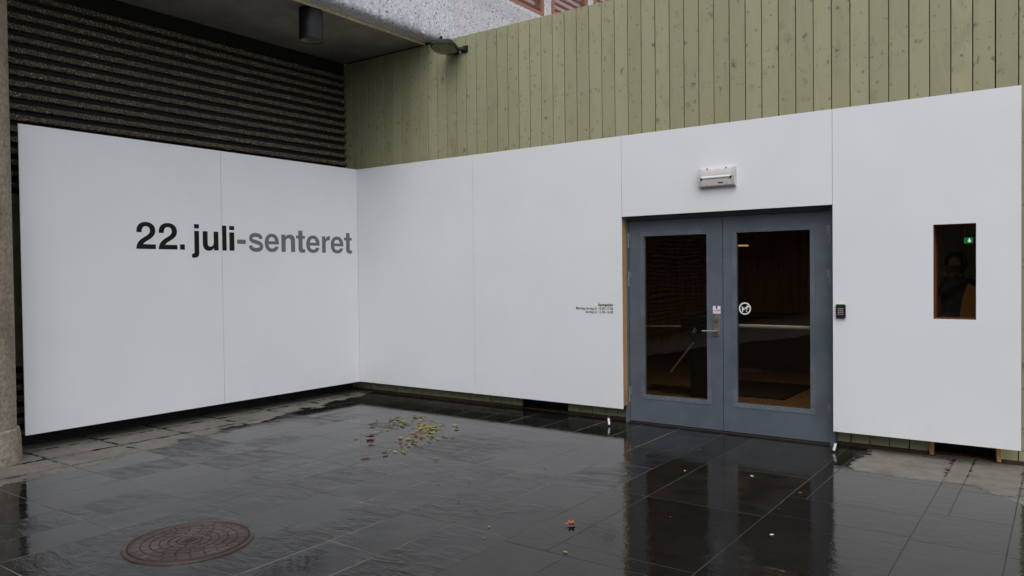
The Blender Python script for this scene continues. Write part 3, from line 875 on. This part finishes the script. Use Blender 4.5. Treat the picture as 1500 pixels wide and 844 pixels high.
# ================================================================== floodlight on the timber wall
fl = thing('floodlight', 'dark wall floodlight with glass face at the top of the timber wall', 'floodlight', (1.62, WOODY, 4.32))
FM = Matrix.Translation((1.60, 0.0, 4.35)) @ Matrix.Rotation(R(20), 4, 'Z') @ Matrix.Rotation(R(-6), 4, 'X') @ Matrix.Scale(0.86, 4)
def fpart(name, geo, mats, sm=None):
    return part(name, geo.move(FM), mats, fl, smooth=sm)
def oval(a, b, z, cy, n=32):
    out = []
    for i in range(n):
        t = 2 * math.pi * i / n
        c_, s_ = math.cos(t), math.sin(t)
        out.append((a * math.copysign(abs(c_) ** 0.55, c_), cy + b * math.copysign(abs(s_) ** 0.55, s_), z))
    return out
def loft(rings, cap=True):
    n = len(rings[0])
    fs = [(l * n + i, l * n + (i + 1) % n, (l + 1) * n + (i + 1) % n, (l + 1) * n + i) for l in range(len(rings) - 1) for i in range(n)]
    if cap: fs.append(tuple(range((len(rings) - 1) * n, len(rings) * n)))
    return Geo().add([v for r_ in rings for v in r_], fs)
fpart('housing', loft([oval(0.160, 0.185, -0.026, -0.05), oval(0.175, 0.200, -0.026, -0.05), oval(0.177, 0.202, -0.006, -0.05), oval(0.165, 0.185, 0.035, -0.04), oval(0.13, 0.14, 0.075, -0.02), oval(0.08, 0.09, 0.095, 0.0)]), M_BLACKMETAL, 35)
fpart('reflector', loft([oval(0.158, 0.183, -0.024, -0.05), oval(0.10, 0.11, 0.02, -0.05)]), plain('yellowed_reflector', (0.30, 0.29, 0.20), 0.35, 0.3), 35)
fpart('lens', loft([oval(0.159, 0.184, -0.028, -0.05), oval(0.150, 0.172, -0.042, -0.05), oval(0.10, 0.115, -0.055, -0.05), oval(0.02, 0.02, -0.060, -0.05)]), M_LENS, 60)
fpart('gear_box', Geo().box(-0.06, 0.13, 0.125, 0.215, -0.02, 0.07, bev=0.008), M_BLACKMETAL)
g = Geo().cyl((1.66, 0.10, 4.36), (1.74, 0.195, 4.36), 0.022, n=12).box(1.69, 1.79, 0.180, 0.198, 4.32, 4.40, bev=0.003)
part('bracket', g, M_BLACKMETAL, fl)

# ================================================================== downlight under the soffit
DX, DYY = 0.955, -1.535
dl = thing('downlight', 'black cylindrical downlight hanging under the concrete soffit', 'light', (DX, DYY, 4.195))
part('body', Geo().lathe(DX, DYY, [(0.0, 4.548), (0.10, 4.548), (0.128, 4.545), (0.130, 4.53), (0.130, 4.215), (0.127, 4.200), (0.119, 4.196), (0.117, 4.26), (0.0, 4.30)], 48), M_BLACKMETAL, dl, smooth=40)
part('rim', Geo().lathe(DX, DYY, [(0.1165, 4.215), (0.1165, 4.2055), (0.108, 4.2055), (0.100, 4.262), (0.0, 4.275)], 40), plain('grey_diffuser', (0.30, 0.285, 0.25), 0.5), dl, smooth=40)

# ================================================================== door stops
for (x, y, lb) in ((3.905, -0.175, 'white-sleeved door stop peg on the wet paving left of the door'), (6.095, -0.13, 'white-sleeved door stop peg on the wet paving right of the door')):
    t = thing('door_stop', lb, 'door stop', (x, y, 0), 'door stop pegs')
    dx = -0.022
    a = Vector((x, y, 0.0)); b = Vector((x + dx * (1 if x < 5 else -1), y + 0.02, 0.098))
    part('rod', Geo().cyl(a, b, 0.008, n=12).cyl((x, y, -0.003), (x, y, 0.008), 0.016, n=14), M_BLACKMETAL, t, smooth=40)
    part('sleeve', Geo().cyl(a.lerp(b, 0.16), a.lerp(b, 0.80), 0.0112, n=14), M_WHITEP, t, smooth=40)
    part('rubber_tip', Geo().cyl(a.lerp(b, 0.82), a.lerp(b, 1.05), 0.0118, n=14), M_BLACK, t, smooth=40)

# ================================================================== manhole cover
MX, MY = 3.455, -4.608
mh = thing('manhole_cover', 'round rusty brown manhole cover set in the wet slabs', 'manhole cover', (MX, MY, 0))
part('frame', Geo().lathe(MX, MY, [(0.376, 0.0), (0.373, 0.006), (0.352, 0.0085), (0.347, 0.006), (0.345, 0.0008)], 72), M_RUST, mh, smooth=30)
part('gap_ring', Geo().lathe(MX, MY, [(0.346, 0.0014), (0.330, 0.0014)], 72), M_IRONGAP, mh)
cv = part('cover', Geo().lathe(MX, MY, [(0.336, 0.0016), (0.335, 0.0075), (0.326, 0.0078), (0.324, 0.0022), (0.0, 0.0022)], 72), M_RUST, mh)
part('cover_groove', Geo().lathe(MX, MY, [(0.3235, 0.0026), (0.0, 0.0026)], 72), M_IRONGAP, mh)
ringsm = [(0.075, 0.118, 8), (0.124, 0.166, 12), (0.172, 0.216, 16), (0.222, 0.268, 20), (0.274, 0.322, 24)]
for ri, (ra, rb, ns) in enumerate(ringsm):
    g = Geo(); da = 2 * math.pi / ns; gap = 0.0055
    vs_ = []; ks = 4
    for i in range(ks + 1):
        for rr_ in (ra, rb):
            t = gap / rr_ / 2 + (da - gap / rr_) * i / ks
            vs_ += [(rr_ * math.cos(t), rr_ * math.sin(t), 0.0), (rr_ * math.cos(t), rr_ * math.sin(t), 0.0045)]
    fs = []
    for i in range(ks):
        a = 4 * i
        fs += [(a + 1, a + 3, a + 7, a + 5), (a, a + 4, a + 5, a + 1), (a + 2, a + 3, a + 7, a + 6)]
    fs += [(0, 1, 3, 2), (4 * ks, 4 * ks + 2, 4 * ks + 3, 4 * ks + 1)]
    me = g.add(vs_, fs).mesh('pad', [M_RUST])
    for i in range(ns):
        o = part('pad', me, M_RUST, cv, at=(MX, MY, 0.0026))
        o.rotation_euler = (0, 0, i * da + ri * 0.13)
g = Geo().cyl((MX, MY, 0.0024), (MX, MY, 0.0078), 0.068, n=28)
part('hub', g, M_RUST, cv, smooth=30)
g = Geo()
for sx in (-0.016, 0.016):
    g.box(sx - 0.008, sx + 0.008, -0.045, 0.045, 0.0, 0.0025)
g.box(-0.03, 0.03, -0.006, 0.006, 0.0026, 0.0032)
g.move(Matrix.Translation((MX, MY, 0.0079)) @ Matrix.Rotation(R(12), 4, 'Z'))
part('lifting_lug', g, M_IRONGAP, cv)

# ================================================================== fallen leaves
def leaf_geo(g, x, y, s, rot, curl, mi, lobes=False):
    if lobes:
        out = [(0, -0.5), (0.18, -0.3), (0.5, -0.34), (0.36, -0.05), (0.55, 0.18), (0.22, 0.2), (0.0, 0.56), (-0.2, 0.22), (-0.52, 0.2), (-0.34, -0.04), (-0.48, -0.3), (-0.16, -0.3)]
    else:
        out = [(0, -0.5), (0.2, -0.28), (0.27, 0.02), (0.16, 0.32), (0, 0.52), (-0.18, 0.3), (-0.26, 0.0), (-0.2, -0.28)]
    ca, sa = math.cos(rot), math.sin(rot)
    vs_ = [(x, y, 0.004 + s * 0.05)]
    for i, (a, b) in enumerate(out):
        zz = 0.0035 + s * (abs(a) * curl + b * b * curl * 0.8) + rnd.uniform(0, 0.05) * s
        a *= s * rnd.uniform(0.85, 1.1); b *= s * rnd.uniform(0.9, 1.1)
        vs_.append((x + a * ca - b * sa, y + a * sa + b * ca, zz))
    n = len(out)
    g.add(vs_, [(0, 1 + i, 1 + (i + 1) % n) for i in range(n)], mi)
LEAFM = [plain('leaf_yellow', (0.38, 0.31, 0.02), 0.7, var=0.3, scale=60), plain('leaf_olive', (0.19, 0.20, 0.018), 0.7, var=0.3, scale=60), plain('leaf_russet', (0.27, 0.06, 0.015), 0.7, var=0.3, scale=60), plain('leaf_dark', (0.075, 0.02, 0.014), 0.6, var=0.3, scale=60), plain('leaf_pale', (0.50, 0.44, 0.10), 0.7, var=0.3, scale=60)]
g = Geo()
BL = [(1.883, -0.895, 0.075, 16), (2.331, -1.155, 0.10, 36), (2.45, -1.30, 0.10, 20), (2.54, -1.485, 0.13, 26), (2.675, -1.699, 0.12, 22), (2.737, -1.942, 0.10, 15), (2.834, -2.188, 0.07, 9), (1.812, -1.097, 0.11, 10), (1.813, -1.28, 0.12, 12), (2.784, -1.556, 0.09, 10), (2.077, -1.622, 0.11, 8), (2.068, -1.293, 0.10, 8), (2.1, -1.0, 0.12, 7)]
for bx_, by_, s_, n_ in BL:
    for i in range(int(n_ * 1.25)):
        leaf_geo(g, bx_ + rnd.gauss(0, s_ * 0.82), by_ + rnd.gauss(0, s_ * 0.82), rnd.choice([rnd.uniform(0.014, 0.03), rnd.uniform(0.025, 0.045), rnd.uniform(0.035, 0.065)]), rnd.uniform(0, 6.28), rnd.uniform(0.2, 0.8), rnd.choice([0, 0, 0, 1, 1, 1, 2, 2, 3]))
for i in range(60):
    leaf_geo(g, rnd.uniform(1.4, 6.2), rnd.uniform(-3.6, -0.4), rnd.uniform(0.010, 0.022), rnd.uniform(0, 6.28), 0.3, rnd.choice([0, 1, 2, 3, 3, 3, 4]))
for i in range(22):
    xx = rnd.choice([rnd.uniform(0.2, 3.8), rnd.uniform(6.2, 7.4)])
    leaf_geo(g, xx, rnd.uniform(0.08, 0.17), rnd.uniform(0.02, 0.04), rnd.uniform(0, 6.28), 0.5, rnd.choice([2, 2, 3, 3]))
o = part('leaf_litter', g, LEAFM, None, at=(2.3, -1.4, 0), kind='stuff')
tag(o, 'scattered small yellow, green and russet leaf litter on wet slabs', 'leaf litter')
BIG = [(1.804, -1.519, 0.085, 3, 'dark red curled leaf at the far left of the litter'), (2.224, -1.941, 0.11, 3, 'largest dark purple-brown leaf left of the litter'),
       (2.118, -2.033, 0.07, 1, 'olive brown leaf left of the largest dark leaf'), (2.41, -2.107, 0.07, 3, 'crumpled dark red leaf just in front of the largest dark leaf'),
       (2.838, -2.352, 0.07, 3, 'flat dark leaf in front of the litter, on its own'), (2.763, -2.522, 0.09, 2, 'narrow upright russet leaf sliver nearest the camera by the litter'),
       (2.614, -1.92, 0.06, 2, 'orange-red leaf at the front middle of the litter'), (2.29, -1.294, 0.07, 2, 'orange leaf at the left tip of the densest litter'),
       (2.657, -1.143, 0.06, 3, 'small dark leaf right of the litter'), (3.335, -2.228, 0.06, 1, 'small olive leaf lying apart to the right of the litter'),
       (2.083, -1.725, 0.055, 0, 'small yellow leaf left of the litter middle')]
for x, y, s_, mi, lb in BIG:
    gg = Geo(); leaf_geo(gg, x, y, s_, rnd.uniform(0, 6.28), 0.45, 0, mi == 3)
    single('fallen_leaf', gg, LEAFM[mi], lb, 'leaf', (x, y, 0), 'single fallen leaves')
gg = Geo(); leaf_geo(gg, 5.212, -3.078, 0.068, 2.2, 0.6, 0, True); leaf_geo(gg, 5.228, -3.070, 0.042, 0.4, 0.7, 0)
single('fallen_leaf', gg, plain('leaf_orange', (0.30, 0.075, 0.02), 0.45, var=0.3, scale=60), 'lone orange-brown curled leaf in the foreground', 'leaf', (5.212, -3.078, 0), 'single fallen leaves')
SM = [(5.434, -3.5, 0.035, 0, 'tiny yellow leaf in front of the lone orange leaf'), (5.282, -1.453, 0.04, 0, 'tiny yellow leaf in the reflection of the left door leaf'), (6.208, -1.569, 0.03, 0, 'tiny yellow leaf in front of the right door jamb'), (4.931, -1.783, 0.03, 1, 'tiny olive leaf on the path edge before the door')]
for x, y, s_, mi, lb in SM:
    gg = Geo(); leaf_geo(gg, x, y, s_, rnd.uniform(0, 6.28), 0.4, 0)
    single('fallen_leaf', gg, LEAFM[mi], lb, 'leaf', (x, y, 0), 'single fallen leaves')
for x, y, ang, lb in ((5.774, -1.301, 0.3, 'white paper scrap in front of the right door leaf'), (6.312, -2.552, 0.9, 'small white paper scrap in the foreground right of the path')):
    gg = Geo().add([(-0.013, -0.005, 0.003), (0.012, -0.006, 0.004), (0.011, 0.005, 0.0035), (-0.012, 0.005, 0.006), (0, 0, 0.007)], [(0, 1, 4), (1, 2, 4), (2, 3, 4), (3, 0, 4)])
    gg.move(Matrix.Translation((x, y, 0)) @ Matrix.Rotation(ang, 4, 'Z'))
    single('paper_scrap', gg, M_WHITEP, lb, 'litter', (x, y, 0))

# ================================================================== room behind the doors
def room_mat(name, lo, hi, sc=(1, 1, 1)):
    N = NT(name)
    p = N.pos()
    f = N.noise(N.scl(p, sc), 3.0, 5, 0.6)
    N.set(Base__Color=N.mix(N.ramp(f, 0.3, 0.7), lo, hi), Roughness=0.55)
    return N.m
M_IWALL = room_mat('brown_panelling', (0.26, 0.135, 0.05), (0.42, 0.24, 0.10), (8, 8, 0.5))
M_IFLOOR = room_mat('brown_tile_floor', (0.10, 0.065, 0.04), (0.26, 0.17, 0.10), (5, 5, 5))
M_ICEIL = plain('dim_ceiling', (0.45, 0.36, 0.26), 0.8)
M_IGREEN = plain('dark_green_wall', (0.20, 0.20, 0.12), 0.7)
structure('interior_floor', Geo().box(0.2, 9.0, 0.235, 7.1, -0.1, 0.004), M_IFLOOR)
structure('interior_ceiling', Geo().box(0.2, 9.0, 0.27, 7.1, 2.62, 2.8), M_ICEIL)
iw = bpy.data.objects.new('interior_wall', Geo().box(0.1, 0.2, 0.27, 7.1, 0, 2.7).box(9.0, 9.1, 0.27, 7.1, 0, 2.7).box(0.1, 6.1, 7.0, 7.1, 0, 2.7).mesh('interior_wall', [M_IWALL]))
COL.objects.link(iw); iw['kind'] = 'structure'; BASE[iw.name] = Vector((0, 0, 0))
structure('interior_green_wall', Geo().box(6.1, 9.0, 6.3, 6.4, 0, 2.7).box(6.05, 6.1, 6.3, 7.1, 0, 2.7), M_IGREEN)
for i in range(16):
    part('panel', Geo().box(0.2 + i * 0.368, 0.2 + i * 0.368 + 0.355, 6.975, 6.998, 0.02, 2.6, bev=0.003), M_IWALL, iw)
part('soffit_panel', Geo().box(4.0, 4.5, 3.0, 6.9, 2.35, 2.61), M_IWALL, iw)
# door mat, counter, turnstile
single('door_mat', Geo().box(3.7, 4.95, 2.35, 3.7, 0.005, 0.022, bev=0.004), plain('black_mat', (0.012, 0.011, 0.011), 0.95), 'dark door mat on the brown floor behind the right door leaf', 'mat', (4.3, 3.0, 0))
ct = thing('reception_counter', 'dim brown counter seen through the right door leaf', 'counter', (3.9, 5.4, 0))
part('front', Geo().box(2.8, 5.0, 5.1, 5.5, 0.004, 0.86), plain('counter_front', (0.06, 0.05, 0.04), 0.6), ct)
part('counter_top', Geo().box(2.75, 5.05, 5.0, 5.6, 0.862, 0.90, bev=0.004), plain('counter_top', (0.045, 0.038, 0.03), 0.7), ct)
ts = thing('turnstile', 'black tripod turnstile dimly seen through the left door leaf', 'turnstile', (4.0, 2.05, 0))
part('housing', Geo().box(3.78, 4.12, 1.95, 2.25, 0.85, 1.04, bev=0.012), M_BLACK, ts)
part('post', Geo().box(3.88, 4.10, 2.0, 2.2, 0.004, 0.849, bev=0.008), M_BLACK, ts)
hub_ = Vector((3.97, 1.93, 0.78))
part('arm', Geo().cyl((3.955, 1.94, 0.71), (3.70, 1.80, 0.33), 0.013, n=12), M_STEEL, ts, smooth=50)
part('arm', Geo().cyl((3.80, 1.98, 0.90), (3.30, 1.75, 0.90), 0.012, n=12), M_DULLSTEEL, ts, smooth=50)
part('hub', Geo().cyl((3.955, 1.90, 0.80), (3.955, 1.96, 0.86), 0.05, n=16), M_BLACKMETAL, ts, smooth=50)
LAMPC = (1.0, 0.56, 0.16)
pl = thing('pendant_lamp', 'flat warm lamp glowing inside, seen through the right door leaf', 'lamp', (3.10, 5.9, 2.0))
part('shade', Geo().lathe(3.10, 5.9, [(0.0, 2.09), (0.03, 2.085), (0.05, 2.06), (0.20, 2.043), (0.205, 2.038)], 32), M_BLACKMETAL, pl, smooth=40)
part('bulb', Geo().lathe(3.10, 5.9, [(0.18, 2.041), (0.198, 2.038), (0.198, 2.014), (0.18, 2.010)], 32), emit('warm_lamp', LAMPC, 0.55), pl, smooth=60)
part('bottom_plate', Geo().lathe(3.10, 5.9, [(0.0, 2.0), (0.19, 2.004), (0.203, 2.012), (0.178, 2.009)], 32), M_BLACKMETAL, pl, smooth=40)  # closed underside added to keep the bulb's reflection off the wet floor
part('cord', Geo().cyl((3.10, 5.9, 2.09), (3.10, 5.9, 2.62), 0.006, n=8), M_BLACK, pl)
cl_ = thing('room_fill_lamp', 'unseen warm lamp added to light the room inside the double door', 'lamp', (5.0, 1.4, 2.58))  # unseen fill light, added to brighten the room behind the glass
part('rim', Geo().lathe(5.0, 1.4, [(0.27, 2.618), (0.27, 2.59), (0.25, 2.588), (0.248, 2.60)], 32), M_HINGE, cl_, smooth=40)
part('diffuser', Geo().lathe(5.0, 1.4, [(0.247, 2.602), (0.18, 2.592), (0.0, 2.586)], 32), emit('fill_lamp_glow', (1.0, 0.78, 0.50), 30.0), cl_, smooth=60)
ex = thing('exit_sign', 'small lit green exit sign seen through the narrow window', 'sign', (6.57, 5.9, 2.0))
EM = (6.520, 6.630, 1.962, 2.042)
part('case', Geo().box(EM[0] - 0.008, EM[1] + 0.008, 5.905, 5.95, EM[2] - 0.008, EM[3] + 0.008, bev=0.004), M_WHITEP, ex)
part('face', Geo().box(EM[0], EM[1], 5.900, 5.904, EM[2], EM[3]), emit('exit_green', (0.0, 0.5, 0.16), 0.35), ex)
cx_, cz_ = (EM[0] + EM[1]) / 2 + 0.012, (EM[2] + EM[3]) / 2
part('arrow', Geo().prism([(cx_ + a * 0.75, cz_ + b * 0.75) for a, b in ((-0.012, 0.04), (0.012, 0.04), (0.012, 0.0), (0.036, 0.0), (0.0, -0.04), (-0.036, 0.0), (-0.012, 0.0))], lambda x, z: (x, 5.896, z), lambda x, z: (x, 5.899, z)), emit('exit_white', (0.9, 1.0, 0.9), 0.9), ex)
part('hanger', Geo().cyl((6.53, 5.93, 2.05), (6.53, 5.93, 2.62), 0.006, n=8).cyl((6.615, 5.93, 2.05), (6.615, 5.93, 2.62), 0.006, n=8), M_WHITEP, ex)

# figure in the room standing in for a reflection, hands raised to the face
PX, PY = 6.64, 3.7
def person():
    V = []; E = []; Rd = []
    def v(x, y, z, r_, par=None, ry=None):
        V.append((PX + x, PY + y, z)); Rd.append((r_, ry or r_))
        if par is not None: E.append((par, len(V) - 1))
        return len(V) - 1
    pel = v(0, 0, 0.93, 0.155, None, 0.12)
    wst = v(0, 0, 1.10, 0.15, pel, 0.115)
    che = v(0, 0.01, 1.30, 0.175, wst, 0.125)
    nec = v(0, 0.0, 1.46, 0.075, che)
    nk2 = v(0, -0.01, 1.53, 0.058, nec)
    hd1 = v(0, -0.02, 1.61, 0.082, nk2, 0.092)
    hd2 = v(0, -0.015, 1.69, 0.086, hd1, 0.1)
    v(0, -0.01, 1.745, 0.055, hd2)
    v(0, -0.118, 1.635, 0.014, hd1)
    for s in (-1, 1):
        sh = v(s * 0.19, 0.0, 1.40, 0.075, che)
        el = v(s * 0.27, -0.08, 1.16, 0.052, sh)
        fo = v(s * 0.17, -0.24, 1.36, 0.042, el)
        wr = v(s * 0.085, -0.30, 1.50, 0.03, fo)
        pm = v(s * 0.06, -0.32, 1.56, 0.033, wr, 0.018)
        for k in range(4):
            f1 = v(s * (0.075 - 0.018 * k), -0.345 + 0.004 * k, 1.61 - 0.004 * k, 0.0095, pm)
            v(s * (0.05 - 0.018 * k), -0.365, 1.635 - 0.006 * k, 0.008, f1)
        th = v(s * 0.03, -0.31, 1.555, 0.011, pm)
        v(s * 0.018, -0.325, 1.59, 0.009, th)
        hp = v(s * 0.10, 0.0, 0.86, 0.10, pel)
        kn = v(s * 0.115, -0.02, 0.48, 0.065, hp)
        an = v(s * 0.12, 0.03, 0.09, 0.048, kn)
        v(s * 0.14, -0.13, 0.045, 0.04, an)
    me = bpy.data.meshes.new('body')
    me.from_pydata(V, E, [])
    o = bpy.data.objects.new('body_source', me); COL.objects.link(o)
    md_ = o.modifiers.new('skin', 'SKIN')
    sb = o.modifiers.new('sub', 'SUBSURF'); sb.levels = 2; sb.render_levels = 2
    for i, sv_ in enumerate(me.skin_vertices[0].data):
        sv_.radius = Rd[i]; sv_.use_root = (i == 0)
    bpy.context.view_layer.update()
    out = bpy.data.meshes.new_from_object(o.evaluated_get(bpy.context.evaluated_depsgraph_get()))
    bpy.data.objects.remove(o)
    return out
pt_ = thing('person', 'dim person in dark hooded jacket with yellow bag, standing in for a reflection in the narrow window', 'person', (PX, PY, 0.004))
bme = person()
M_NAVY = plain('navy_jacket', (0.018, 0.018, 0.05), 0.8); M_TROU = plain('dark_trousers', (0.012, 0.012, 0.014), 0.85); M_SKIN = plain('skin', (0.12, 0.075, 0.058), 0.6)
for mt in (M_NAVY, M_TROU, M_SKIN): bme.materials.append(mt)
for pl_ in bme.polygons:
    c_ = pl_.center
    pl_.material_index = 1 if c_.z < 0.86 else (2 if (c_.z > 1.5) else 0)
    pl_.use_smooth = True
for v_ in bme.vertices: v_.co -= Vector((PX, PY, 0.004)); v_.co.z += 0.0
bme.name = 'body'
part('body', bme, M_NAVY, pt_, at=(PX, PY, 0.004))
g = Geo()
vs_ = []; fs = []
for i in range(9):
    th_ = math.pi * 0.62 * i / 8
    for j in range(17):
        ph = 2 * math.pi * j / 16
        rr_ = 0.128 * math.sin(th_) + 0.001
        yy = 0.134 * math.cos(th_)
        vs_.append((PX + rr_ * math.cos(ph), PY + 0.005 + yy, 1.665 + rr_ * 1.18 * math.sin(ph)))
for i in range(8):
    for j in range(16):
        a = i * 17 + j
        fs.append((a, a + 1, a + 18, a + 17))
part('hood', Geo().add(vs_, fs), M_NAVY, pt_, smooth=60)
part('phone', Geo().box(PX - 0.075, PX + 0.075, PY - 0.375, PY - 0.366, 1.555, 1.63, bev=0.003), M_BLACK, pt_)
bgm = plain('yellow_bag', (0.32, 0.19, 0.03), 0.6)
part('bag', Geo().prism([(0.06, 0.95), (0.30, 0.92), (0.34, 1.12), (0.24, 1.36), (0.16, 1.42), (0.10, 1.25)], lambda x, z: (PX + x, PY - 0.30, z), lambda x, z: (PX + x, PY - 0.16, z)), bgm, pt_)

# ================================================================== office block across the courtyard (unseen, added to darken the glass reflections)
ob = thing('added_office_block', 'unseen dark office block added behind the viewer to darken glass reflections', 'building', (10, -26, 0))
M_OFF = plain('dark_concrete_block', (0.10, 0.092, 0.082), 0.85, var=0.15, scale=1.5)
M_OWIN = plain('dark_office_window', (0.02, 0.021, 0.023), 0.2)
part('wall', Geo().box(-8, 34, -36, -26, 0, 9.0), M_OFF, ob)
for r_ in range(3):
    for c_ in range(15):
        xx = -6 + c_ * 2.6
        part('window', Geo().box(xx, xx + 1.9, -26.03, -25.97, 1.0 + r_ * 2.8, 2.9 + r_ * 2.8), M_OWIN, ob)
